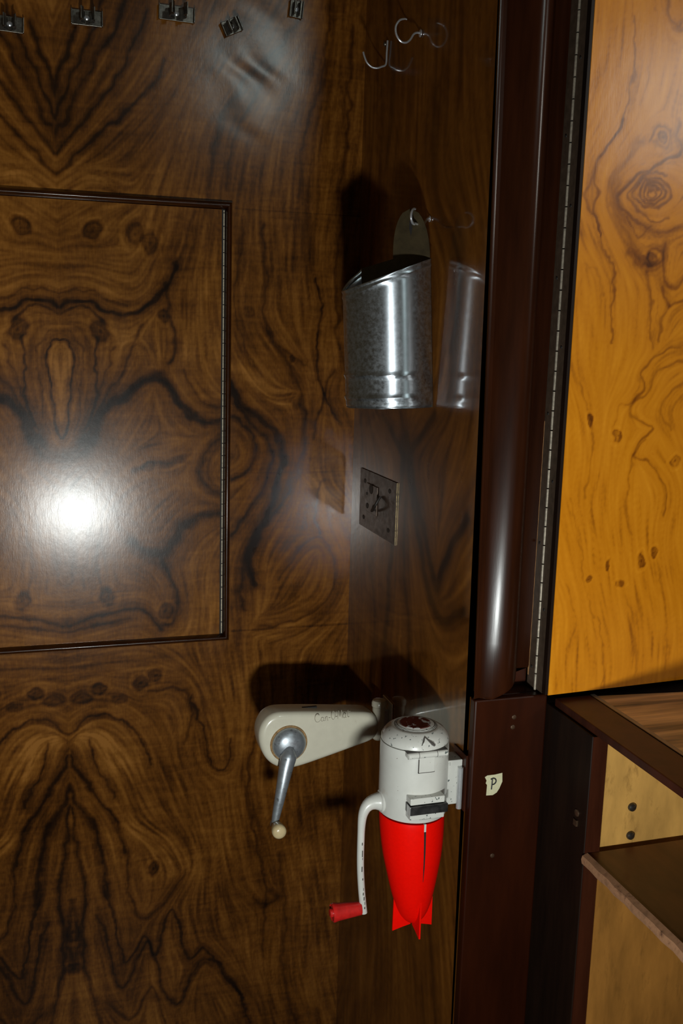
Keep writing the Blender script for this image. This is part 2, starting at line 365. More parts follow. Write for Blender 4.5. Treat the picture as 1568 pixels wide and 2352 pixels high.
def sheet(name, o3, eu, ev, us, vs_, samp, material, thick, disp=None, parent=None):
    """dense veneered board: front face on the grid us x vs_, with real thickness behind (along -normal)"""
    us = np.asarray(us); vs_ = np.asarray(vs_); nu, nv = len(us), len(vs_)
    U, V = np.meshgrid(us, vs_, indexing='ij')
    o3, eu, ev = np.array(o3, float), np.array(eu, float), np.array(ev, float)
    nrm = np.cross(eu, ev)
    P = o3 + U[..., None]*eu + V[..., None]*ev
    if disp is not None: P = P + disp(U, V)[..., None]*nrm
    fig = samp(U, V).astype(np.float32).ravel()
    idx = np.arange(nu*nv).reshape(nu, nv)
    q = np.stack([idx[:-1, :-1], idx[1:, :-1], idx[1:, 1:], idx[:-1, 1:]], -1)
    q = q.reshape(-1, 4)
    co = P.reshape(-1, 3)
    # back and sides
    nb = len(co)
    c4 = [(0, 0), (nu-1, 0), (nu-1, nv-1), (0, nv-1)]
    back = np.array([P[i, j] - nrm*thick for i, j in c4])
    edges = [idx[:, 0], idx[-1, :], idx[::-1, -1], idx[0, ::-1]]
    co = np.vstack([co, back])
    faces = q.tolist()
    for k in range(4):
        e = edges[k]; faces.append([int(e[-1])] + [int(i) for i in e[:-1][::-1]] + [nb+k, nb+(k+1) % 4])
    faces.append([nb+3, nb+2, nb+1, nb])
    if parent is not None: co = co - np.array(ORG[root_of(parent).name])
    me = bpy.data.meshes.new(name); me.from_pydata(co.tolist(), [], faces); me.update()
    a = me.attributes.new('fig', 'FLOAT', 'POINT'); a.data.foreach_set('value', np.concatenate([fig, np.full(4, 0.4, np.float32)]))
    me.materials.append(material)
    o = bpy.data.objects.new(name, me); COL.objects.link(o)
    if parent is not None: o.parent = parent
    else: ORG[o.name] = Vector((0, 0, 0))
    return o

# back wall: folded about the book-match seam
SEAM = float(onY(141, 950, 0)[0])
def W(*pts, side=1):       # photo measure -> (distance from seam, height) on the back wall
    out = []
    for p in pts:
        q = onY(p[0], p[1], 0.0); out.append((max(0.0, (q[0]-SEAM)), q[2]))
    return out
def sm(pts): return [tuple(p) for p in spline(pts, 5)]
wc = []
def wcurve(dark, wid, *pts): wc.append((sm(W(*pts)), dark, wid/1000))
# middle sheet (inside the bead)
wcurve(.75, 4, (136,706),(160,693),(186,689),(221,702),(250,720),(286,727),(314,718),(343,696),(375,664),(404,614))
wcurve(.25, 4, (404,614),(428,560),(440,490))
wcurve(.3, 2, (136,680),(170,664),(215,668),(250,690),(290,702))
wcurve(.45, 2, (138,720),(165,708),(190,706),(220,722),(250,742))
wcurve(.85, 1.5, (139,782),(157,786),(171,814),(173,850),(168,893),(161,936),(150,990),(143,1010))
wcurve(.3, 1.5, (139,760),(165,765),(185,800),(192,850),(190,900),(182,950),(168,1000))
wcurve(.5, 3, (218,775),(220,811),(217,850),(222,890),(215,930),(200,975))
wcurve(.8, 8, (206,1015),(232,962),(257,929),(303,897),(339,866),(368,861),(386,889),(411,929),(439,957),(507,970))
wcurve(.35, 3, (190,1012),(230,935),(270,870),(300,805),(325,750))
wcurve(.3, 2, (180,1015),(215,930),(245,860),(262,800))
wcurve(.45, 4, (375,650),(385,700),(397,760),(400,800),(390,830))
wcurve(.35, 3, (420,850),(450,905),(490,935),(510,930))
wcurve(.5, 12, (139,1048),(180,1042),(206,1015))
wcurve(.55, 9, (300,1240),(335,1265),(370,1275),(400,1240),(420,1210),(450,1190),(507,1178))
wcurve(.4, 6, (507,1000),(470,1040),(455,1090),(470,1120),(507,1140))
wcurve(.4, 5, (310,1080),(340,1060),(375,1068),(420,1050))
wcurve(.55, 4, (154,1432),(186,1425),(228,1418),(264,1404),(303,1393),(339,1407),(371,1450))
wcurve(.4, 3, (154,1448),(200,1442),(260,1430),(300,1420))
wcurve(.5, 5, (370,1290),(397,1340),(407,1385),(397,1430),(375,1436))
wcurve(.25, 4, (225,1240),(222,1300),(232,1350))
wcurve(-.35, 14, (140,820),(141,960))
wcurve(-.25, 16, (450,640),(452,720),(448,820))
wcurve(-.2, 14, (290,780),(330,790),(350,830))
# right of the bead
wcurve(.8, 6, (530,880),(560,937),(610,968),(640,1010),(648,1070),(630,1140),(605,1200),(585,1240),(572,1290),(585,1340))
wcurve(.5, 4, (530,955),(570,990),(590,1035),(572,1078),(530,1098))
wcurve(.5, 4, (530,905),(575,975),(615,1010),(622,1070),(600,1130),(560,1190),(530,1230))
wcurve(.4, 5, (560,1400),(556,1330),(570,1260),(625,1190),(670,1110),(700,1010),(690,900),(650,820),(610,760))
wcurve(.3, 2, (560,500),(548,600),(540,700),(565,800),(600,860))
wcurve(.55, 2, (725,640),(737,720),(724,800),(740,900),(780,965))
wcurve(.35, 3, (720,1010),(732,950),(748,890),(770,850))
wcurve(.45, 3, (738,1110),(722,1180),(735,1230))
wcurve(.3, 3, (600,1440),(690,1420),(750,1380),(770,1300),(740,1240),(690,1260),(640,1330))
wcurve(.3, 3, (600,520),(615,640),(600,720),(640,790),(700,840))
wcurve(.3, 3, (790,500),(770,620),(775,760),(795,860))
wcurve(-.3, 12, (560,850),(620,910),(680,900))
wcurve(-.25, 14, (690,1090),(780,1150))
# top sheet: feathered V on the seam
for a, b, c, d, e in (((124,275),(150,205),(180,140),(212,70),(232,0)), ((124,315),(162,245),(205,165),(255,80),(290,0)),
                      ((125,355),(180,290),(240,220),(300,120),(340,20)), ((126,400),(190,340),(260,280),(330,220),(380,140))):
    wcurve(.5, 4, a, b, c, d, e)
wcurve(.5, 5, (120,215),(134,170),(150,120),(170,60))
wcurve(.35, 4, (690,40),(620,130),(545,215),(500,300),(480,430))
wcurve(.3, 4, (640,120),(560,260),(530,340),(520,440))
wcurve(.3, 3, (760,0),(740,160),(700,300),(690,450))
wcurve(.3, 4, (810,60),(800,260),(780,440))
wcurve(-.22, 30, (140,430),(200,400),(260,420))
# bottom sheet
wcurve(.45, 3, (160,1690),(195,1655),(240,1640),(290,1660),(330,1712),(345,1760))
wcurve(-.45, 18, (190,1690),(230,1700),(265,1760))
wcurve(.6, 4, (160,1740),(190,1785),(230,1840),(270,1892),(286,1955))
wcurve(.6, 5, (161,1800),(185,1850),(215,1900),(235,1980),(250,2060))
wcurve(.5, 4, (163,1850),(178,1950),(196,2050),(190,2150),(200,2240),(235,2352))
wcurve(.5, 3, (205,1700),(222,1765),(255,1800),(264,1830))
wcurve(.5, 2, (440,1600),(450,1640),(470,1680),(480,1742),(505,1766),(530,1750),(528,1700))
wcurve(.45, 3, (236,2040),(262,2122),(287,2212),(310,2182),(333,2150),(357,2192),(376,2122),(396,2090),(420,2172),(440,2203),(470,2180),(510,2232),(560,2290))
wcurve(.45, 4, (226,2100),(255,2210),(280,2270),(305,2232),(340,2165),(370,2262),(402,2312),(432,2252),(480,2202),(540,2262),(575,2352))
wcurve(.35, 4, (240,2300),(300,2340),(345,2270),(380,2352))
wcurve(.35, 5, (165,2070),(182,2140),(172,2200),(160,2230))
wcurve(.35, 3, (290,1960),(300,2060),(330,2110),(390,2060),(430,2000))
wcurve(.3, 4, (640,1960),(655,2100),(650,2230),(680,2352))
wcurve(.3, 3, (590,1500),(600,1620),(570,1760),(580,1900),(610,2050),(600,2200))
wcurve(.35, 5, (580,2060),(610,2075),(640,2060),(620,2045))
wcurve(.3, 3, (340,1590),(400,1580),(440,1620),(430,1700))
wcurve(-.25, 22, (300,1900),(380,1940),(420,2000))
wcurve(-.25, 14, (200,2260),(225,2352))
def wk(px, py, rx, ry, dk):
    q = onY(px, py, 0.0); return (abs(q[0]-SEAM), q[2], rx/1240, ry/1240, dk)
wkn = [wk(230,757,17,22,.9), wk(310,537,18,22,.8), wk(346,558,15,20,.8), wk(212,525,15,15,.8), wk(375,725,10,13,.8), wk(243,1372,16,20,.8), wk(384,1404,13,17,.9),
       wk(670,825,6,6,.8), wk(570,720,10,12,.4), wk(325,1568,16,16,.9), wk(356,1550,13,16,.9), wk(228,1580,15,12,.9), wk(190,1603,22,13,.6), wk(352,1997,10,17,1.0),
       wk(278,1605,14,10,.6), wk(340,1070,14,12,.5), wk(168,2140,14,22,.7), wk(165,2230,18,12,.6)]
ZT = H + 0.75
fig_back = figure(-0.02, 0.62, -0.02, ZT+0.02, 0.002, wc, wkn)
def samp_back(U, V):
    d = np.abs(U-SEAM)
    s = fig_back(d, V)
    # book-matched leaves turn their fibres opposite ways, so neighbouring leaves differ a little in tone
    left = U < SEAM
    z = V - H
    s = s + 0.045*((U < HX1) & (z > -0.59) & (z < 0.215))
    s = s + np.where(left, np.where(z > 0.215, 0.06, np.where(z > -0.59, 0.035, -0.05)), 0.0)
    s = s - 0.35*np.exp(-((z+0.583)/0.0012)**2)*(U > -0.24) - 0.2*np.exp(-((z-0.213)/0.001)**2)*(U > -0.24) - 0.12*np.exp(-((z+0.272)/0.0012)**2)*(U > -0.24)   # veneer joints
    return s
HX1 = -0.2525; HZ0, HZ1 = H-0.589, H+0.2135
PX0 = -0.85                                         # left end of the panel, beyond the frame
us = np.unique(np.round(np.concatenate([np.arange(-1.15, 0.0001, 0.0023), [PX0, HX1]]), 5))
vz = np.unique(np.round(np.concatenate([np.arange(0.0, ZT, 0.0023), [HZ0, HZ1]]), 5))
def blister(U, V):                                  # lifted, wavy veneer near the top
    cx, cz = -0.21, H+0.45
    d2 = ((U-cx)/0.06)**2 + ((V-cz)/0.085)**2
    t = (U-cx)*0.75 + (V-cz)*0.66
    return np.exp(-d2)*(0.0003*np.sin(t*95+1.2*np.sin((V-cz)*60)) + 0.00022*np.sin((V-cz)*70+(U-cx)*55))
o = sheet('wall_back', (0, 0, 0), (1, 0, 0), (0, 0, 1), us, vz, samp_back, M['walnut'], 0.02, disp=blister)
tag(o, kind='structure')

# fold-out panel set flush in the back wall
pan = empty('hinged_panel', (-0.55, 0, H-0.19), 'large burl walnut panel in a dark bead frame, hinged on the back wall', 'panel')
us2 = np.arange(PX0+0.003, HX1-0.0035, 0.0023); vz2 = np.arange(HZ0+0.003, HZ1-0.002, 0.0023)
po = sheet('panel_board', (0, -0.0030, 0), (1, 0, 0), (0, 0, 1), us2, vz2, samp_back, M['walnut'], 0.0026, parent=pan)
def bead(p0, p1, q0, q1, out, wd=0.0135, ht=0.011):
    """half-round bead from p to q (mitred): p0/q0 inner corner, p1/q1 outer corner in XZ"""
    bm = B(); n = 10; rr = []
    for a, b in ((p0, p1), (q0, q1)):
        r = []
        for k in range(n+1):
            t = k/n; y = -0.003-ht*math.sin(PI*min(1, max(0, t)))**0.6
            r.append((a[0]+(b[0]-a[0])*t, y, a[1]+(b[1]-a[1])*t))
        r = [(a[0], -0.0003, a[1])] + r + [(b[0], -0.0003, b[1])]
        rr.append(r)
    return rings(bm, rr, True, True)
bw = 0.0125
xi, xo = HX1-0.006, HX1+bw-0.005; zti, zto = HZ1-0.003, HZ1+bw-0.002; zbi, zbo = HZ0+0.003, HZ0-bw+0.002; xl = PX0
for (a, b, c, d) in (((xl, zti), (xl-bw, zto), (xi, zti), (xo, zto)), ((xi, zti), (xo, zto), (xi, zbi), (xo, zbo)),
                     ((xi, zbi), (xo, zbo), (xl, zbi), (xl-bw, zbo)), ((xl, zbi), (xl-bw, zbo), (xl, zti), (xl-bw, zto))):
    obj('bead_moulding', bead(a, b, c, d, 0), M['bead'], pan, angle=60)
bm = B()
z = zbi+0.002; stp = 0.0232
while z < zti-0.004:
    z2 = min(z+stp-0.0016, zti-0.002)
    tube(bm, [(HX1-0.0078, -0.0046, z), (HX1-0.0078, -0.0046, z2)], 0.0012, 8); z += stp
M['hinge_cream'] = mat('pale_hinge', (0.62, 0.54, 0.40, 1), 0.4, metal=0.2, noise=0.3, nscale=200)
hg = obj('piano_hinge', bm, M['hinge_cream'], pan); hg['label'] = 'thin bright piano hinge along the right edge'
bm = B(); box(bm, HX1-0.0115, HX1-0.004, -0.0036, -0.0031, zbi, zti)
obj('hinge_leaf', bm, M['gap'], pan, smooth=False)

# ------------------------------------------------------------------ side wall (X = 0), glossy veneer
SW = -0.585
def S_(*pts):
    return [(-onX(p[0], p[1], 0.0)[1], onX(p[0], p[1], 0.0)[2]) for p in pts]
scv = []
def scurve(dark, wid, *pts): scv.append((sm(S_(*pts)), dark, wid/1000))
scurve(.6, 9, (930,1010),(924,1080),(908,1170),(895,1300),(884,1480))
scurve(.6, 9, (936,1010),(950,1120),(972,1220),(990,1310),(1002,1345),(1020,1290),(1040,1240),(1070,1190))
scurve(.5, 8, (880,955),(905,1000),(930,1050)); scurve(.5, 8, (1000,955),(965,1000),(936,1050))
scurve(.5, 9, (938,1080),(955,1200),(975,1330),(1010,1420),(1060,1400))
scurve(.4, 8, (930,1150),(925,1300),(935,1440),(940,1560))
scurve(.3, 9, (850,1300),(860,1440),(850,1600),(860,1800)); scurve(.3, 9, (1010,200),(1000,420),(1060,600),(1040,800))
scurve(.3, 8, (900,0),(905,200),(890,380)); scurve(.3, 8, (960,1900),(985,2100),(1000,2352))
fig_side = figure(-0.02, 0.66, -0.02, ZT+0.02, 0.004, scv, [], wig=0.12, mid=0.57)
us3 = np.arange(SW, 0.0001, 0.004); us3[-1] = 0.0
vz3 = np.arange(0.0, ZT, 0.004)
o = sheet('wall_right', (0, 0, 0), (0, -1, 0), (0, 0, 1), -us3[::-1], vz3, fig_side, M['walnut_side'], 0.02)
for v in o.data.vertices:                           # its front end leans with the moulding
    k = (v.co.z-(H-0.52))/0.955; v.co.y *= (-0.5965+0.036*k)/SW if k > -0.001 else 1.0
tag(o, kind='structure')

bm = B(); box(bm, -2.6, 2.2, -3.6, 0.05, -0.03, 0.0); tag(obj('floor', bm, M['floor'], smooth=False), kind='structure')

# post below, moulding above
ZP = H-0.522
PY = -0.602
bm = B(); box(bm, 0.0005, 0.118, PY, SW-0.0005, 0.0, ZP); box(bm, 0.021, 0.118, SW-0.0005, -0.45, 0.0, ZP)
tag(obj('trim_1', bm, M['post'], smooth=False, bevel=0.0025), kind='structure')
bm = B(); box(bm, 0.021, 0.1065, -0.553, -0.45, ZP+0.0005, ZT)
tag(obj('trim_2', bm, M['dark_wood'], smooth=False), kind='structure')
# rolled moulding, plan profile, leaning a little; its foot is cut aslant
prof = [(0.0005, -0.5968), (0.0005, -0.5980), (0.0035, -0.5975), (0.0085, -0.5945), (0.0100, -0.5945)] + spline([(0.0105, -0.5960), (0.0150, -0.5995), (0.022, -0.6035), (0.030, -0.6072), (0.038, -0.6098), (0.046, -0.6108), (0.0545, -0.6085), (0.063, -0.6010),
               (0.071, -0.588), (0.077, -0.573), (0.080, -0.5635)], 6) + [(0.088, -0.5608), (0.1065, -0.5605), (0.1065, -0.5545), (0.021, -0.5545), (0.021, -0.5950)]
def lean(x, y, z):
    k = (z-(H-0.52))/0.955; return y + 0.036*k*max(0.0, 1-x/0.095)*(1 if y < -0.5735 else 0.0)
bm = B(); rr = []
for k in range(0, 41):
    t = k/40
    r = []
    for p in prof:
        zb = H-0.5215 + 0.028*min(1, max(0, (p[0]-0.026)/0.05))
        if k == 0: z = zb
        elif k == 1: z = zb+0.004
        else: z = max(zb+0.004, (H-0.50)+(ZT-H+0.50)*t**1.0)
        ins = 0.0015 if k == 0 else 0.0
        r.append((p[0], lean(p[0], p[1], z)+ins, z))
    rr.append(r)
rings(bm, rr, True, True)
tag(obj('trim_3', bm, M['mould'], angle=32), kind='structure')

# ------------------------------------------------------------------ upper cabinet: honey veneer door on a piano hinge
cab = empty('upper_cabinet', (0.35, -0.3, H), 'tall honey coloured burl veneer cupboard beside the dark moulding', 'cabinet')
bm = B(); box(bm, 0.123, 0.62, -0.555, -0.06, H-0.62, ZT); obj('carcass', bm, M['black_wood'], cab, smooth=False)
# the door turns about its front left edge
DA = R(-3.4); DX, DY = 0.1115, -0.6145; ZD = H-0.5185
eu = np.array([math.cos(-DA), math.sin(-DA), 0]); dn = np.array([eu[1], -eu[0], 0])
def onD(px, py):
    r = ray(px, py); n = np.array([-eu[1], eu[0], 0]); o3 = np.array([DX, DY, 0]); t = ((o3-CAM)@n)/(r@n); q = CAM+r*t
    return ((q-o3)@eu, q[2])
dc = []
def dcurve(dark, wid, *pts): dc.append((sm([onD(*p) for p in pts]), dark*0.72, wid*1.6/1000))
dcurve(.55, 1.4, (1460,40),(1454,119),(1447,187),(1434,272),(1396,330),(1369,391),(1367,442),(1364,493),(1379,544),(1400,595),(1413,629),(1406,714),(1404,790))
dcurve(.45, 1.2, (1434,272),(1400,330),(1346,440),(1362,500),(1379,544))
dcurve(.42, 5, (1468,323),(1434,374),(1405,439),(1428,510),(1451,561),(1460,600))
dcurve(.7, 1.6, (1560,345),(1500,388),(1488,391),(1440,418),(1418,446),(1436,486),(1485,520),(1522,537),(1568,520))
dcurve(.5, 1.4, (1500,520),(1470,540),(1440,500)); dcurve(.5, 1.4, (1530,405),(1495,400),(1452,430),(1440,448),(1460,478),(1495,505),(1530,505))
for rx, ry in ((10,9),(20,17),(30,25),(41,34)):
    dcurve(.5, 1.3, *[(1497+rx*math.cos(a*PI/8), 446+ry*math.sin(a*PI/8)*(1+.08*math.sin(3*a))) for a in range(17)])
dcurve(.6, 2, (1480,600),(1500,565),(1525,570),(1520,600),(1495,612),(1475,590)); dcurve(.5, 3, (1450,580),(1480,605),(1505,612))
dcurve(.5, 2, (1490,320),(1510,292),(1535,300),(1538,330),(1515,342),(1500,325)); dcurve(.5, 3, (1560,280),(1555,310),(1568,340))
dcurve(.45, 1.6, (1490,620),(1497,670),(1493,740),(1500,800)); dcurve(.5, 2, (1530,560),(1522,610),(1525,650),(1545,665),(1568,640))
dcurve(.5, 2, (1568,690),(1540,700),(1520,660)); dcurve(.4, 1.5, (1540,700),(1520,740),(1512,780))
dcurve(.5, 3, (1535,0),(1540,40),(1556,62),(1568,55)); dcurve(.3, 2, (1500,0),(1505,60),(1490,150),(1470,240))
dcurve(.5, 1.5, (1568,798),(1530,808),(1490,835),(1470,860),(1482,890),(1455,930),(1470,970),(1498,985),(1470,1010),(1460,1045),(1490,1065),(1520,1100),(1532,1140),(1520,1185))
dcurve(.4, 1.5, (1568,830),(1520,845),(1500,880),(1478,915),(1425,935),(1410,980)); dcurve(.35, 1.4, (1480,1010),(1450,1060),(1440,1140),(1450,1230))
dcurve(.35, 2, (1568,880),(1540,900),(1520,950),(1540,990)); dcurve(.35, 1.5, (1330,880),(1350,950),(1360,1040),(1340,1140))
dcurve(.3, 1.3, (1305,1150),(1330,1240),(1340,1320),(1360,1420)); dcurve(.3, 1.5, (1300,1340),(1320,1400),(1310,1490))
dcurve(.35, 1.3, (1370,1420),(1385,1500),(1380,1585)); dcurve(.25, 2, (1440,1380),(1460,1480),(1455,1560)); dcurve(.25, 2, (1510,1300),(1530,1420),(1525,1540))
dcurve(.25, 1.5, (1330,700),(1345,600),(1380,640),(1385,680))
dkn = []
for px, py, rx, ry, dk in ((1350,965,8,14,1.2),(1416,1000,12,18,1.2),(1470,1292,10,20,1.3),(1392,1293,8,14,1.1),(1357,1330,8,9,1.1),(1425,1338,13,11,1.0),(1504,1270,9,12,1.1),
                           (1548,1060,14,14,1.0),(1498,592,18,16,.8),(1518,318,14,14,.8),(1310,635,6,6,.5)):
    q = onD(px, py); dkn.append((q[0], q[1], rx/1830, ry/1830, dk))
fig_door = figure(-0.01, 0.42, ZD-0.02, ZT+0.02, 0.0017, dc, dkn, wig=0.3, k_grain=0.085, mid=0.62)
dr = sheet('door', (DX, DY, 0), eu, (0, 0, 1), np.arange(0, 0.40, 0.002), np.arange(ZD, ZT, 0.002), fig_door, M['yellow'], 0.024, parent=cab)
dr['label'] = 'honey burl veneer door with dark knots and a swirl figure'
# hinge: leaf on the jamb, knuckles, leaf on the door edge
bm = B(); box(bm, 0.1070, 0.1095, -0.5795, -0.557, ZD-0.006, ZT); obj('hinge_leaf', bm, M['hinge'], cab, smooth=False)
bm = B(); box(bm, 0.1068, 0.1088, -0.6035, -0.5855, ZD, ZT); obj('hinge_leaf', bm, M['hinge'], dr, smooth=False)
bm = B(); z = ZD-0.004
while z < ZT-0.03:
    tube(bm, [(0.1068, -0.5825, z), (0.1068, -0.5825, z+0.0262)], 0.0019, 10); z += 0.028
h = obj('hinge_knuckle', bm, M['knuckle'], dr); h['label'] = 'pale worn hinge knuckles'
bm = B(); box(bm, 0.1066, 0.1072, -0.5605, -0.5575, H-0.505, H-0.12); e = obj('chipped_edge', bm, M['raw_edge'], cab, smooth=False)
bm = B(); box(bm, 0.1066, 0.1111, -0.6140, -0.6038, ZD+0.001, ZT); obj('door_edge', bm, M['black_wood'], dr, smooth=False)
for k in range(11):
    zz = ZD+0.03+k*0.095
    for yy in ((-0.5945,) if k % 2 else (-0.569,)):
        bm = B(); lathe(bm, [(0.0022, 0), (0.0018, 0.0008), (0.0005, 0.001)], (0.1067, yy, zz), (-1, 0, 0), 10)
        obj('hinge_screw', bm, M['gap'], cab)

# ------------------------------------------------------------------ base cabinet and worktop on the right
ZC = H-0.527
base = empty('base_cabinet', (0.36, -1.1, 0), 'open fronted cupboard with pale plywood end and a shelf, under the worktop', 'cabinet')
bm = B(); box(bm, 0.1225, 0.146, -0.722, -0.565, 0.0, ZC-0.0125); obj('stile', bm, M['black_wood'], base, smooth=False, bevel=0.0015)
bm = B(); box(bm, 0.1235, 0.146, -0.7245, -0.7225, 0.0, ZC-0.0125); obj('stile_edge', bm, M['dark_wood'], base, smooth=False)
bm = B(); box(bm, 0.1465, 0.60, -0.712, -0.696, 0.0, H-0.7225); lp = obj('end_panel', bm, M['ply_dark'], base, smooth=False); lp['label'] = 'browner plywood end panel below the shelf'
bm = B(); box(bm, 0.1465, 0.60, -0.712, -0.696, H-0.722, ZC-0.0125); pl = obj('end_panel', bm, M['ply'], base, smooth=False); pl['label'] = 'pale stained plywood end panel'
bm = B(); box(bm, 0.60, 0.615, -1.75, -0.696, 0.0, ZC-0.0125); obj('back_panel', bm, M['ply'], base, smooth=False)
bm = B(); box(bm, 0.127, 0.599, -1.75, -0.7255, H-0.7285, H-0.7125); sh = obj('shelf', bm, M['shelf'], base, smooth=False)
bm = B()
rr = []
for k in range(50):
    y = -0.7255-(1.0245)*k/49; j = 0.0012*math.sin(k*2.7)
    rr.append([(0.1265, y, H-0.7115), (0.1185+j, y, H-0.7145), (0.117+j, y, H-0.720), (0.1185+j, y, H-0.7265), (0.1265, y, H-0.7290)])
rings(bm, rr, True, True); e = obj('shelf_edging', bm, M['shelf_edge'], sh); e['label'] = 'lighter worn front edging of the shelf'
for px, py in ((1450,1853), (1446,1918)):
    q = onY(px, py, -0.712)
    bm = B(); lathe(bm, [(0.0062, 0), (0.0065, 0.0015), (0.0055, 0.004), (0.003, 0.0055), (0.0004, 0.006)], q, (0, -1, 0), 20)
    obj('bumper', bm, M['rubber'], base)
q = onX(1325, 1867, 0.1225)
bm = B(); lathe(bm, [(0.0055, 0), (0.0052, 0.0015), (0.0035, 0.0022), (0.0004, 0.0024)], q, (-1, 0, 0), 18); box(bm, q[0]-0.003, q[0], q[1]-0.004, q[1]+0.004, q[2]-0.019, q[2]-0.010)
obj('door_catch', bm, M['screw'], base)

wt = empty('worktop', (0.36, -1.15, ZC), 'worktop with striped brown laminate and dark red wooden rim, under the honey door', 'worktop')
bm = B(); prism(bm, [(0.128, -0.607, ZC), (0.186, -0.607, ZC), (0.186, -1.75, ZC), (0.128, -1.75, ZC)], (0, 0, -0.012)); obj('wooden_rim', bm, M['dark_wood'], wt, smooth=False, bevel=0.0012)
bm = B(); box(bm, 0.1864, 0.1945, -1.75, -0.607, ZC-0.012, ZC+0.0012); obj('metal_strip', bm, M['grey_strip'], wt, smooth=False, bevel=0.0008)
bm = B(); prism(bm, [(0.1947, -0.612, ZC-0.0005), (0.60, -0.655, ZC-0.0005), (0.60, -1.75, ZC-0.0005), (0.1947, -1.75, ZC-0.0005)], (0, 0, -0.0115)); obj('laminate_top', bm, M['laminate'], wt, smooth=False)

# ------------------------------------------------------------------ tape and screws on the post
def flat_strokes(strokes, r, place):
    bm = B()
    for s in strokes: tube(bm, [place(*p) for p in spline(s, 5)], r, 6)
    return bm
tp = [(1113,1785),(1119,1781),(1136,1779),(1153,1775),(1153,1795),(1146,1811),(1140,1820),(1131,1826),(1116,1827),(1117,1815),(1118,1803),(1115,1799),(1117,1793)]
q0 = onY(1133, 1800, PY)
t = empty('tape_label', tuple(q0), 'torn scrap of cream masking tape marked P on the dark red post', 'tape')
bm = B(); prism(bm, [onY(a, b, PY-0.0001) for a, b in tp], (0, -0.0004, 0)); obj('tape_piece', bm, M['tape'], t, smooth=False)
obj('letter', flat_strokes([[(1130.5,1788),(1129.5,1800),(1128,1813)], [(1126.5,1790),(1133,1787.5),(1138,1790),(1138.5,1796),(1134,1801),(1128.5,1802.5)]], 0.0011,
                           lambda a, b: onY(a, b, PY-0.0006)), M['ink'], t)
for i, (px, py, lab) in enumerate(((1180,1647,'small screw head near the top of the dark red post, upper of a close pair'), (1177,1670,'small screw head near the top of the dark red post, lower of a close pair'),
                                   (1130,1965,'small worn screw head on the dark red post below the tape'))):
    q = onY(px, py, PY); bm = B(); lathe(bm, [(0.0036, 0), (0.0034, 0.0008), (0.002, 0.0014), (0.0003, 0.0015)], q, (0, -1, 0), 14)
    tag(obj('screw_head', bm, M['screw'], origin=tuple(q)), lab, 'screw', 'screws in the post')

# ------------------------------------------------------------------ spring clips along the top of the back wall
def clip_parts(root, c, sx, sz, rot, kind):
    mt = Matrix.Translation(Vector(c)) @ Matrix.Rotation(rot, 4, 'Y')
    bm = B()
    pr = [(-sx/2, -0.009), (-sx/2, -0.001), (sx/2, -0.001), (sx/2, -0.009), (sx/2-0.0018, -0.009), (sx/2-0.0018, -0.0032), (-sx/2+0.0018, -0.0032), (-sx/2+0.0018, -0.009)]
    rings(bm, [[mt @ Vector((x, y, zz)) for x, y in pr] for zz in (-sz/2, sz/2)], True, True)
    obj('base_plate', bm, M['clip'], root, smooth=False, bevel=0.0005)
    for s in (-1, 1):
        path = spline([(s*0.0035, -0.003), (s*0.008, -0.008), (s*0.0135, -0.017), (s*0.0125, -0.026), (s*0.008, -0.033), (s*0.0125, -0.042)], 5)
        bm = B(); k = sx/0.06
        th = 0.0007
        left = [Vector((p[0]*k-th, p[1]*k, 0)) for p in path]; right = [Vector((p[0]*k+th, p[1]*k, 0)) for p in path][::-1]
        zz = sz*0.40
        rings(bm, [[mt @ (v + Vector((0, 0, h_))) for v in left+right] for h_ in (-zz, zz)], True, True)
        obj('prong', bm, M['clip'], root, angle=40)
    bm = B(); lathe(bm, [(0.0042, 0), (0.004, 0.0015), (0.0022, 0.0026), (0.0003, 0.0028)], mt @ Vector((0, -0.003, 0)), (0, -1, 0), 16); obj('screw', bm, M['wire'], root)
for px, py, sx, sz, rot, lab in ((22,56,0.045,0.024,0.03,'tarnished spring clip at the top left corner, first of the row'), (199,42,0.052,0.024,0,'tarnished spring clip on a wide base, second from the left in the top row'),
                                 (405,32,0.062,0.024,0.02,'tarnished spring clip with bright turned up ends, widest of the top row'),
                                 (531,62,0.034,0.024,-0.45,'small tilted spring clip, crooked beside the others at the top'), (679,22,0.025,0.028,0.1,'smallest spring clip at the top, right of the tilted one')):
    q = onY(px, py, -0.001); r = empty('spring_clip', tuple(q), lab, 'clip', 'spring clips on the back wall'); clip_parts(r, q, sx, sz, rot, 0)

# ------------------------------------------------------------------ hooks on the side wall
def cup_hook(root, base, size, flip=1, tilt=0.0):
    x0, y0, z0 = base
    bm = B(); lathe(bm, [(size*0.20, 0), (size*0.20, size*0.04), (size*0.10, size*0.09)], base, (-1, 0, 0), 18); obj('flange', bm, M['wire'], root)
    pts = [(0, 0), (0.22, 0.0), (0.40, -0.10), (0.58, -0.38), (0.82, -0.55), (1.12, -0.50), (1.36, -0.20), (1.40, 0.18), (1.20, 0.50), (0.92, 0.60), (0.80, 0.58)]
    p3 = [(x0-p[0]*size*math.cos(tilt), y0-p[0]*size*math.sin(tilt), z0+p[1]*size) for p in spline(pts, 6)]
    n = len(p3); bm = B(); tube(bm, p3, [0.0017 if i < n*0.8 else 0.0017-0.0007*(i-n*0.8)/(n*0.2) for i in range(n)], 10); obj('wire', bm, M['wire'], root)
q = onX(966, 76, -0.001); r = empty('cup_hook', tuple(q), 'empty open curl of a nickel cup hook, highest on the side wall', 'hook'); cup_hook(r, q, 0.030)
q = np.array([-0.001, -0.352, onX(985, 503, -0.001)[2]]); r = empty('cup_hook', tuple(q), 'nickel cup hook holding the tin bin on the side wall', 'hook')
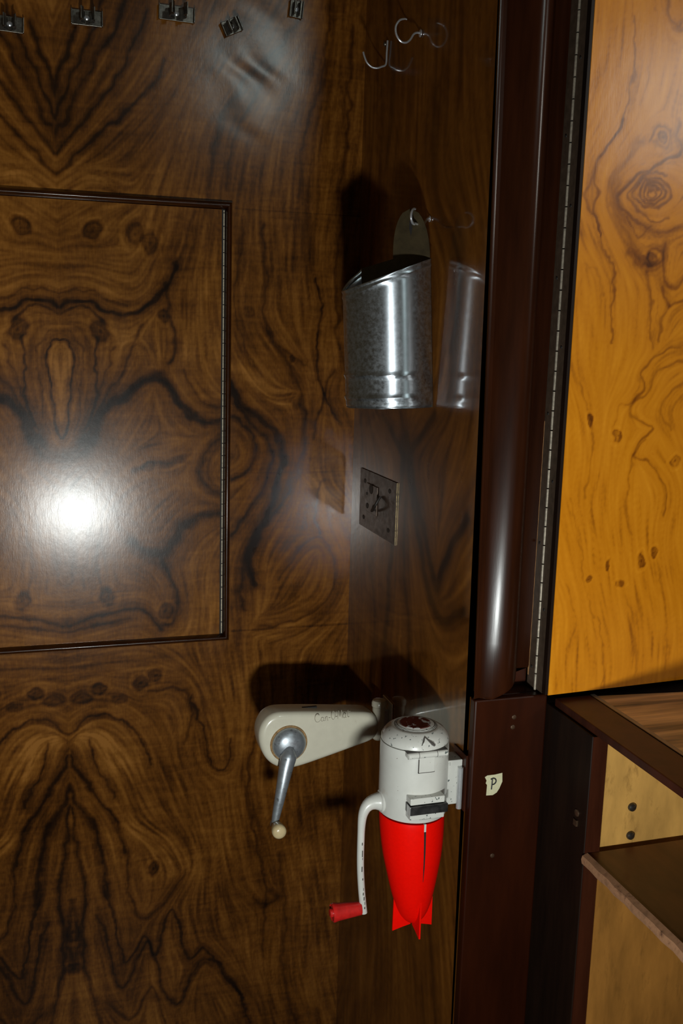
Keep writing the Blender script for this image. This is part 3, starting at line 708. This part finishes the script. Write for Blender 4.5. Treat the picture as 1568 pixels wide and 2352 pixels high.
bm = B(); lathe(bm, [(0.005, 0), (0.005, 0.001), (0.0025, 0.0022)], q, (-1, 0, 0), 18); obj('flange', bm, M['wire'], r)
cc = onY(951, 497, -0.392); dd = np.array([cc[0]-q[0], cc[1]-q[1], 0]); dd /= np.linalg.norm(dd); rc = 0.0112
arc = [cc + dd*rc*math.cos(a_) + np.array([0, 0, rc*math.sin(a_)]) for a_ in [R(-120+k*20) for k in range(12)]]
bm = B(); tube(bm, spline([q, q+dd*0.008, (q+arc[0])/2 - np.array([0, 0, 0.006])] + arc, 4), 0.0018, 10); obj('wire', bm, M['wire'], r)
# wire hook: flat against the wall, then curving up
q = onX(888, 122, -0.002); r = empty('wire_hook', tuple(q), 'bent wire hook shaped like a J, left of the empty cup hook', 'hook')
a = onX(890, 93, -0.003); b = onX(886, 147, -0.003)
arc = []
for px, py, X in ((878,152,-0.010),(866,156,-0.022),(853,153,-0.034),(842,143,-0.043),(836,128,-0.048),(834,119,-0.050)): arc.append(onX(px, py, X))
# the curl reaches out from the wall, in one upright plane
arc = [np.array([p[0], b[1], p[2]]) for p in [onY(px, py, b[1]) for px, py in ((876,153),(866,156),(854,154),(843,144),(837,130),(834,119))]]
bm = B(); tube(bm, spline([a, (a+b)/2, b] + arc, 6), 0.0017, 10); obj('wire', bm, M['wire'], r)
q2 = onX(884, 101, -0.0005); bm = B(); lathe(bm, [(0.004, 0), (0.0036, 0.0015), (0.001, 0.003)], q2, (-1, 0, 0), 14); obj('screw', bm, M['clip'], r)

# ------------------------------------------------------------------ tin bin hanging on the cup hook
bin_ = empty('tin_bin', (-0.07, -0.41, H-0.113), 'shiny tin bin with slanted mouth hanging on the side wall from a hook', 'bin')
up = spline([(-0.002, -0.401), (-0.020, -0.4080), (-0.040, -0.4110), (-0.060, -0.4090), (-0.082, -0.4010), (-0.104, -0.386), (-0.1200, -0.367), (-0.1275, -0.348), (-0.112, -0.333), (-0.088, -0.327)], 8)
e1 = np.array([-0.758, 0.652]); e2 = np.array([-0.652, -0.758]); A0 = np.array([-0.002, -0.401])     # back plate direction and facing
zb = H-0.113
def lean_bin(x, y, z):
    k = (z-zb)/0.225; return (x-0.013*k, y+0.004*k, z-0.045*max(0.0, -x)*(1-k))
upn = []
for i, p in enumerate(up):
    t_ = np.array(up[min(i+1, len(up)-1)]) - np.array(up[max(i-1, 0)]); t_ /= np.linalg.norm(t_); n_ = np.array([t_[1], -t_[0]])
    upn.append(n_ if n_ @ (np.array(p)-np.array([-0.06, -0.36])) > 0 else -n_)
def rimz(i, p):
    if i <= 58:                                             # the near lip runs straight down to the left
        px = 62+2287*(p[0]+0.605)/(p[1]+1.85); py = 598+(1000-px)*0.330
        return onY(min(1000, px), py, p[1])[2] - H
    return None
rz = [rimz(i, p) for i, p in enumerate(up)]
last = max(i for i, v in enumerate(rz) if v is not None)
for i in range(last+1, len(rz)): rz[i] = rz[last] + (0.098-rz[last])*((i-last)/(len(rz)-1-last))
zr1 = onY(900, 860, -0.414)[2]; zr2 = onY(890, 911, -0.412)[2]
bm = B(); rr = []
NZ = 70
for k in range(NZ+1):
    t = k/NZ; r_ = []
    for (c, n), nv, rz_ in zip(up, upn, rz):
        zt = H+rz_; z = zb + (zt-zb)*t
        fr = min(1, max(0, (-0.03-c)/0.012))
        off = 0.0024*fr*(math.exp(-((z-zr1)/0.0028)**2) + math.exp(-((z-zr2)/0.0028)**2)) + 0.0022*math.exp(-((zt-z)/0.0022)**2) + 0.0014*math.exp(-((zt-z-0.009)/0.002)**2)
        off -= 0.0025*math.exp(-((z-zb)/0.003)**2)
        r_.append(lean_bin(c+nv[0]*off, n+nv[1]*off, z))
    rr.append(r_)
rings(bm, rr, False, False)
o = obj('bin_body', bm, M['tin'], bin_); s_ = o.modifiers.new('thick', 'SOLIDIFY'); s_.thickness = 0.0008; s_.offset = 0
bm = B(); prism(bm, [lean_bin(c, n, zb+0.001) for c, n in up], (0, 0, 0.0008)); obj('bottom', bm, M['tin'], bin_, smooth=False)
# back plate rising to a rounded tongue with a slot for the hook
zt0 = H+0.112; half = 0.0300; cm = 0.0305
def binpt(c, n, z):
    p = A0 + e1*c + e2*n; return lean_bin(p[0], p[1], z)
out = []
for k in range(13):
    t = k/12; z = zt0+0.074*t; ww = half*math.sqrt(max(0.0, 1-t**2.3)); out.append((cm-ww, z))
outl = [(0.0005, zb), (0.0005, zt0)] + out + [(2*cm-c, z) for c, z in out[::-1][1:]] + [(0.1130, zt0-0.014), (0.1130, zb)]
bm = B(); q = [Vector(binpt(c, 0.0005, z)) for c, z in outl]
prism(bm, q, Vector((e2[0]*0.001, e2[1]*0.001, 0))); obj('back_plate', bm, M['tin_back'], bin_, smooth=False)
bm = B(); q = [Vector(binpt(cm+dx_, 0.0018, zt0+0.056+dz)) for dx_, dz in ((-0.002, 0), (-0.0025, -0.012), (0, -0.022), (0.0025, -0.012), (0.002, 0))]
prism(bm, q, Vector((e2[0]*0.0003, e2[1]*0.0003, 0))); obj('hook_slot', bm, M['gap'], bin_, smooth=False)

# ------------------------------------------------------------------ lock plate on the side wall
def SP(px, py, X=0.0): return onX(px, py, X)
c = SP(870, 1160); lk = empty('lock_plate', tuple(c), 'tarnished metal lock plate with cut-outs and a hook lever, on the side wall', 'plate')
y0, y1 = -0.056, -0.254; z0, z1 = H-0.366, H-0.256
bm = B(); box(bm, -0.0022, -0.0002, y1, y0, z0, z1); obj('plate', bm, M['lock'], lk, smooth=False)
bm = B(); box(bm, -0.0021, -0.0010, y1-0.0006, y1-0.0001, z0, z1); e = obj('worn_edge', bm, M['brass_edge'], lk, smooth=False); e['label'] = 'bright worn edge of the plate'
def disc(px, py, ry, rz, name, mt, h=0.0006, X=-0.0023, parent=lk, top=None):
    q = SP(px, py); bm = B(); n = 20
    rings(bm, [[(X, q[1]+ry*math.cos(2*PI*k/n), q[2]+rz*math.sin(2*PI*k/n)) for k in range(n)], [(X-h, q[1]+ry*0.9*math.cos(2*PI*k/n), q[2]+rz*0.9*math.sin(2*PI*k/n)) for k in range(n)]], True, True)
    return obj(name, bm, mt, parent, smooth=False)
for px, py in ((840.6,1104), (897,1128), (837,1187), (893.5,1218)): disc(px, py, 0.006, 0.0042, 'screw', M['lock_dark'])
ip = [SP(*p) for p in ((846,1108), (871,1120), (868,1186), (843.5,1172))]
bm = B(); prism(bm, [(-0.0023, q[1], q[2]) for q in ip], (-0.0016, 0, 0)); inner = obj('inner_plate', bm, M['lock'], lk, smooth=False, bevel=0.0006)
disc(856.5, 1123, 0.011, 0.0095, 'slot', M['lock_dark'], X=-0.0040, parent=inner); disc(847.5, 1161, 0.007, 0.0055, 'slot', M['lock_dark'], X=-0.0040, parent=inner)
disc(862, 1167, 0.007, 0.006, 'slot', M['lock_dark'], X=-0.0040, parent=inner); disc(846.8, 1133, 0.004, 0.003, 'slot', M['lock_dark'], X=-0.0040, parent=inner)
lev = [np.array([X, SP(px, py)[1], SP(px, py)[2]]) for px, py, X in ((878,1140,-0.004), (878,1152,-0.010), (876,1162,-0.013), (870,1169,-0.012), (863,1173,-0.008))]
bm = B(); tube(bm, spline(lev, 5), 0.0026, 8); obj('lever', bm, M['lock_dark'], lk)

# ------------------------------------------------------------------ can opener swung out from the side wall
op = empty('can_opener', (-0.10, -0.25, H-0.70), 'cream enamel wall can opener with a grey crank, swung out from the side wall', 'can opener')
YB, YF = -0.222, -0.274
def OP(px, py, Y=-0.250): q = onY(px, py, Y); return (q[0], q[2])
outl = [(630,1627),(700,1626),(780,1627),(846,1628),(856,1632),(861,1643),(862,1660),(861,1676),(856,1686),(845,1692),(820,1701),(760,1723),(715,1739),(692,1747),(672,1753),(655,1756),(638,1755),(622,1749),(609,1739),(599,1726),(592,1709),(588,1690),(588,1674),(592,1659),(599,1646),(608,1636),(618,1630)]
P2 = [OP(*p) for p in outl]
PS = []
_n = len(P2)
for i in range(_n):                                       # smooth, evenly resampled outline
    p1, p2 = np.array(P2[i]), np.array(P2[(i+1) % _n]); k_ = max(1, int(np.linalg.norm(p2-p1)/0.004))
    PS += [tuple(p1+(p2-p1)*j/k_) for j in range(k_)]
PA = np.array(PS)
for _ in range(10): PA = 0.5*PA + 0.25*(np.roll(PA, 1, 0)+np.roll(PA, -1, 0))
PS = [tuple(p) for p in PA]
bm = B(); pillow(bm, PS, YB, YF, 0.0105, 7); body = obj('body', bm, M['cream'], op, angle=60)
q = OP(690, 1627); bm = B(); box(bm, OP(662,1627)[0], OP(728,1627)[0], -0.249, -0.244, q[1]-0.0035, q[1]+0.0004); obj('seam_slot', bm, M['gap'], body, smooth=False)
# engraved script on the front face
def OF(px, py): return onY(px, py, YF-0.0001)
S = []
def st(*p): S.append([(722+a*83, 1661-b*26 - a*13) for a, b in p])
st((.13,.62),(.09,.74),(.03,.66),(.01,.38),(.05,.08),(.12,.06),(.16,.20))                                    # C
st((.24,.38),(.20,.40),(.18,.20),(.21,.06),(.25,.16),(.255,.38),(.25,.12),(.28,.08))                         # a
st((.30,.40),(.30,.06)); st((.30,.24),(.33,.40),(.355,.34),(.355,.08),(.38,.10))                            # n
st((.39,.28),(.44,.28))                                                                                     # -
st((.525,.80),(.478,.62),(.472,.28),(.52,.06),(.568,.28),(.572,.62),(.525,.80))                        # O
st((.585,.28),(.63,.28))                                                                                    # -
st((.645,.06),(.665,.80)); st((.665,.80),(.705,.24)); st((.705,.24),(.75,.80)); st((.75,.80),(.77,.06))         # M
st((.85,.36),(.81,.40),(.79,.20),(.82,.06),(.855,.16),(.86,.38),(.855,.10),(.88,.08))                        # a
st((.925,.70),(.92,.30),(.925,.08),(.96,.10)); st((.88,.50),(.99,.56))                                       # t
bm = B()
for s_ in S: tube(bm, [OF(*p) for p in spline(s_, 4)], 0.0005, 5)
lt = obj('lettering', bm, M['engrave'], body); lt['label'] = 'engraved script lettering'
# swivel barrel, bracket and wall plate
xs, zs = OP(869, 1652)[0], 0
zt_, zb_ = OP(868, 1616)[1], OP(868, 1692)[1]
bm = B(); lathe(bm, [(0.0085, zb_-0.004), (0.0118, zb_), (0.0118, zt_-0.006), (0.0135, zt_-0.004), (0.0135, zt_+0.003), (0.0115, zt_+0.0065), (0.004, zt_+0.008)], (xs, -0.250, 0), (0, 0, 1), 28); obj('swivel_barrel', bm, M['cream'], op)
bm = B(); box(bm, xs+0.008, -0.0025, -0.258, -0.243, zb_+0.004, zt_-0.010); obj('swivel_arm', bm, M['chrome'], op, smooth=False, bevel=0.0015)
bm = B(); box(bm, -0.0028, -0.0003, -0.275, -0.225, zb_-0.012, zt_+0.006); obj('wall_bracket', bm, M['bright'], op, smooth=False, bevel=0.0008)
# crank
cx, cz = [onY(665, 1711, YF-0.006)[i] for i in (0, 2)]
bm = B(); lathe(bm, [(0.0295, -0.004), (0.0300, 0.001), (0.0295, 0.005), (0.0265, 0.0100), (0.020, 0.0145), (0.011, 0.0172), (0.0005, 0.018)], (cx, YF, cz), (0, -1, 0), 44)
crk = obj('crank_hub', bm, M['chrome'], op)
bm = B(); lathe(bm, [(0.0335, 0.0), (0.0325, 0.0012)], (cx, YF+0.0002, cz), (0, -1, 0), 40)
M['rust'] = mat('rust_ring', (0.28, 0.16, 0.06, 1), 0.7, noise=0.5, nscale=120)
obj('rust_ring', bm, M['rust'], crk)
ap = [onY(664,1712,YF-0.010), onY(662,1738,YF-0.018), onY(656,1765,YF-0.024), onY(649,1800,YF-0.029), onY(642,1835,YF-0.032), onY(635,1868,YF-0.033), onY(631,1888,YF-0.033)]
bm = B(); tube(bm, spline(ap, 5), [(0.0175-0.0115*min(1, (i/30)**0.75))*min(1, 0.35+0.13*i) for i in range(31)], 16); obj('crank_arm', bm, M['chrome'], op)
k0, k1 = onY(631,1890,YF-0.024), onY(643,1914,YF-0.066)
ax_ = Vector(k1-k0); L_ = ax_.length
bm = B(); lathe(bm, [(0.0055, -0.002), (0.0085, 0.0), (0.0090, 0.004), (0.0085, 0.012), (0.0098, 0.016)], k0, ax_, 24); cp = obj('knob_ferrule', bm, M['chrome'], op)
bm = B(); lathe(bm, [(0.0098, 0.0162), (0.0112, 0.022), (0.0124, L_-0.010), (0.0120, L_-0.004), (0.0095, L_-0.0008), (0.005, L_+0.0008), (0.0004, L_+0.0012)], k0, ax_, 28); kn = obj('knob', bm, M['ivory'], op); kn['label'] = 'ivory coloured knob'

# ------------------------------------------------------------------ ice crusher
IX, IY = -0.074, -0.560
ic = empty('ice_crusher', (IX, IY, H-0.885), 'hand crank ice crusher with white metal top and red finned cup, on the side wall', 'ice crusher')
def zz(v): return H+v
RB = 0.0505
bm = B(); lathe(bm, [(RB-0.004, zz(-0.7000)), (RB, zz(-0.6990)), (RB+0.0006, zz(-0.6955)), (RB+0.0006, zz(-0.60)), (RB, zz(-0.5895)), (RB-0.004, zz(-0.589))], (IX, IY, 0), (0, 0, 1), 64)
ib = obj('body', bm, M['white'], ic, angle=40)
bm = B(); lathe(bm, [(RB-0.002, zz(-0.5886)), (RB-0.0004, zz(-0.588)), (RB-0.0006, zz(-0.5835)), (RB-0.003, zz(-0.5785)), (RB-0.0075, zz(-0.5730)), (RB-0.014, zz(-0.5690)), (RB-0.0185, zz(-0.5672)), (RB-0.0192, zz(-0.5676)), (RB-0.0200, zz(-0.5666)),
                         (RB-0.0208, zz(-0.5670)), (RB-0.0216, zz(-0.5658)), (RB-0.0224, zz(-0.5663)), (RB-0.0235, zz(-0.5652)), (0.010, zz(-0.5650)), (0.0004, zz(-0.5649))], (IX, IY, 0), (0, 0, 1), 64)
lid = obj('lid', bm, M['white_chip'], ic, angle=60)
bm = B()
for rr_, zz_ in ((RB-0.0192, -0.5674), (RB-0.0208, -0.5667), (RB-0.0224, -0.5659)):
    pts = [(IX+rr_*math.cos(2*PI*k/48), IY+rr_*math.sin(2*PI*k/48), zz(zz_)) for k in range(49)]; tube(bm, pts, 0.0004, 5)
obj('groove', bm, M['groove'], lid)
bm = B(); lathe(bm, [(0.0235, zz(-0.5651)), (0.0228, zz(-0.5642)), (0.0004, zz(-0.5640))], (IX, IY, 0), (0, 0, 1), 40); em = obj('emblem', bm, M['emblem'], lid); em['label'] = 'worn dark red medallion on the lid'
bm = B()                                              # scratched arrowhead of missing enamel on the front of the lid
def LD(a_deg, r, z): a_ = R(a_deg); return Vector((IX+r*math.sin(a_), IY-r*math.cos(a_), zz(z)))
apx = LD(-2, RB-0.0100, -0.5705); l1 = LD(-10, RB-0.0010, -0.5800); l2 = LD(13, RB+0.0002, -0.5815)
tube(bm, [apx, LD(-6, RB-0.0045, -0.5750), l1], [0.0009, 0.0012, 0.0004], 5); tube(bm, [apx, LD(5, RB-0.0050, -0.5753), LD(10, RB-0.0022, -0.5790), l2], [0.0006, 0.0014, 0.0026, 0.0016], 6)
obj('worn_patch', bm, M['groove'], lid)
# hinge of the lid on the front
yf = IY-RB
bm = B(); tube(bm, [(IX-0.030, yf+0.000, zz(-0.5930)), (IX+0.030, yf+0.000, zz(-0.5930))], 0.0046, 16)
box(bm, IX-0.0305, IX+0.0305, yf-0.001, yf+0.020, zz(-0.5960), zz(-0.5895)); obj('lid_hinge', bm, M['white_chip'], ic)
bm = B()
for xx in (-0.014, 0.014): tube(bm, [(IX+xx-0.0003, yf, zz(-0.5930)), (IX+xx+0.0003, yf, zz(-0.5930))], 0.0049, 14)
box(bm, IX-0.0310, IX+0.0310, yf-0.0006, yf+0.016, zz(-0.5893), zz(-0.5880)); obj('hinge_joint', bm, M['groove'], ic, smooth=False)
bm = B(); box(bm, IX-0.0125, IX+0.0115, yf-0.0012, yf+0.006, zz(-0.6200), zz(-0.597)); obj('hinge_tab', bm, M['white'], ic, smooth=False, bevel=0.0008)
bm = B(); box(bm, IX-0.0133, IX-0.0122, yf-0.0008, yf+0.006, zz(-0.6208), zz(-0.600)); box(bm, IX-0.0133, IX+0.0118, yf-0.0008, yf+0.006, zz(-0.6208), zz(-0.6198)); obj('tab_outline', bm, M['groove'], ic, smooth=False)
# latch bar: white jaws with a dark bar between, across the front
bm = B(); box(bm, IX-0.027, IX+0.026, yf-0.010, yf+0.020, zz(-0.6645), zz(-0.6545)); obj('latch_jaw', bm, M['white_chip'], ic, smooth=False, bevel=0.0012)
bm = B(); box(bm, IX-0.027, IX+0.026, yf-0.010, yf+0.020, zz(-0.6880), zz(-0.6790)); obj('latch_jaw', bm, M['white_chip'], ic, smooth=False, bevel=0.0012)
bm = B(); box(bm, IX-0.0285, IX+0.0300, yf-0.0135, yf+0.006, zz(-0.6785), zz(-0.6655)); lb = obj('latch_bar', bm, M['blackbar'], ic, smooth=False, bevel=0.0008); lb['label'] = 'dark shiny bar across the front'
bm = B(); box(bm, IX-0.0292, IX-0.0286, yf-0.0140, yf-0.002, zz(-0.6790), zz(-0.6650)); obj('bar_end', bm, M['bright'], lb, smooth=False)
bm = B(); box(bm, IX-0.009, IX+0.010, yf-0.0016, yf+0.004, zz(-0.6925), zz(-0.6905)); obj('slot', bm, M['gap'], ib, smooth=False)
# crank on the left: boss, bent arm, red grip
zc = zz(-0.683); xb = IX-RB
bm = B(); lathe(bm, [(0.0165, -0.006), (0.0165, 0.0005), (0.0152, 0.0018)], (xb, IY, zc), (-1, 0, 0), 28); obj('crank_boss', bm, M['white'], ic)
cpth = [(xb-0.001, IY, zc), (xb-0.010, IY, zc), (xb-0.019, IY-0.001, zc-0.003), (xb-0.0255, IY-0.002, zc-0.011), (xb-0.029, IY-0.003, zc-0.026), (xb-0.0300, IY-0.004, zc-0.06), (xb-0.0295, IY-0.005, zc-0.10), (xb-0.0265, IY-0.006, zc-0.14), (xb-0.0220, IY-0.006, zc-0.174)]
sp = spline(cpth, 5); n = len(sp)
bm = B(); tube(bm, sp, [0.0145-0.0085*min(1, (i/(n*0.55))**0.7)-0.0008*(i/n) for i in range(n)], 18); obj('crank_arm', bm, M['white'], ic)
bm = B()
for k, (dz_, l_) in enumerate(((-0.060, .004), (-0.075, .010), (-0.083, .003), (-0.096, .008), (-0.118, .003), (-0.132, .004), (-0.139, .004), (-0.146, .005), (-0.153, .004), (-0.160, .003))):
    i_ = min(range(n), key=lambda q_: abs(sp[q_][2]-(zc+dz_))); c_ = sp[i_]
    box(bm, c_[0]-0.0002+0.0007*(k % 3), c_[0]+0.0006+0.0006*((k*k+1) % 3), c_[1]-0.0060, c_[1]-0.0035, c_[2]-l_/2, c_[2]+l_/2)
obj('worn_mark', bm, M['groove'], ic, smooth=False)['kind'] = 'stuff'
ze = zc-0.166; xe = xb-0.0275
bm = B(); lathe(bm, [(0.0098, 0.0), (0.0102, 0.004), (0.0128, 0.036), (0.0142, 0.0425), (0.0125, 0.0450), (0.0118, 0.0440), (0.0095, 0.0440)], (xe, IY-0.006, ze), (-1, 0.0, -0.01), 32); gp = obj('crank_grip', bm, M['redgrip'], ic); gp['label'] = 'red tapered grip'
bm = B(); lathe(bm, [(0.0062, 0.044), (0.0062, 0.0475), (0.005, 0.0485)], (xe, IY-0.006, ze), (-1, 0.0, -0.01), 20); obj('grip_pin', bm, M['redgrip'], gp)
# red cup: tapering, bullet ended, four fins
CXo = 0.0085
pf = spline([(0.0485, -0.7030), (0.0490, -0.712), (0.0478, -0.738), (0.0447, -0.770), (0.0392, -0.802), (0.0335, -0.831), (0.0272, -0.856), (0.0195, -0.874), (0.0100, -0.8850), (0.0004, -0.8885)], 5)
def cxo(z): return CXo*max(0, min(1, (-0.71-z)/0.17))
bm = B(); rings(bm, [[(IX+cxo(z)+r*math.cos(2*PI*k/56), IY+r*math.sin(2*PI*k/56), zz(z)) for k in range(56)] for r, z in [(p[0], p[1]) for p in pf]], True, True)
cup = obj('cup', bm, M['red'], ic, angle=60); cup['label'] = 'red plastic bullet shaped cup'
def cr_(z):
    for (ra, za), (rb, zb2) in zip(pf, pf[1:]):
        if zb2 <= z <= za: return ra+(rb-ra)*(z-za)/(zb2-za)
    return 0.0004
for a_ in range(4):
    d = Vector((math.cos(a_*PI/2), math.sin(a_*PI/2), 0)); s = Vector((-d.y, d.x, 0))
    zts = -0.832; ou = 0.0318
    prof_ = [(cr_(zts)-0.001, zts), (ou, zts-0.003), (ou, -0.850), (ou+0.0004, -0.8985), (0.026, -0.8968), (0.015, -0.8940), (0.003, -0.8915), (0.003, -0.872), (cr_(-0.86)-0.002, -0.86), (cr_(-0.84)-0.002, -0.84)]
    bm = B(); rings(bm, [[Vector((IX+CXo, IY, zz(z))) + d*r + s*o_ for r, z in prof_] for o_ in (-0.0013, 0.0013)], True, True)
    obj('fin', bm, M['red'], cup, smooth=False, bevel=0.0005)
bm = B(); f0 = IY
sl = [(0.0016, -0.714), (0.0013, -0.745), (0.0009, -0.775), (0.0002, -0.800)]
rings(bm, [[(IX+0.002+cxo(z)-w_, IY-cr_(z)-0.0004, zz(z)), (IX+0.002+cxo(z)+w_, IY-cr_(z)-0.0004, zz(z)), (IX+0.002+cxo(z)+w_, IY-cr_(z)+0.002, zz(z)), (IX+0.002+cxo(z)-w_, IY-cr_(z)+0.002, zz(z))] for w_, z in sl], True, True)
obj('split', bm, M['gap'], cup, smooth=False)
bm = B(); box(bm, IX+0.0005, IX+0.0035, IY-cr_(-0.71)-0.0006, IY-cr_(-0.71)+0.003, zz(-0.7140), zz(-0.7020)); obj('clip_pin', bm, M['white'], cup, smooth=False)
# bracket to the wall
bm = B(); box(bm, -0.030, -0.0035, -0.579, -0.548, zz(-0.692), zz(-0.622)); wb = obj('wall_bracket', bm, M['white_chip'], ic, smooth=False, bevel=0.0012)
bm = B(); tube(bm, [(-0.0085, -0.5835, zz(-0.697)), (-0.0085, -0.5835, zz(-0.632))], 0.0042, 16); obj('bracket_pin', bm, M['bright'], wb)
bm = B(); box(bm, -0.0032, -0.0003, -0.590, -0.545, zz(-0.700), zz(-0.612)); obj('bracket_plate', bm, M['dark_wood'], wb, smooth=False)
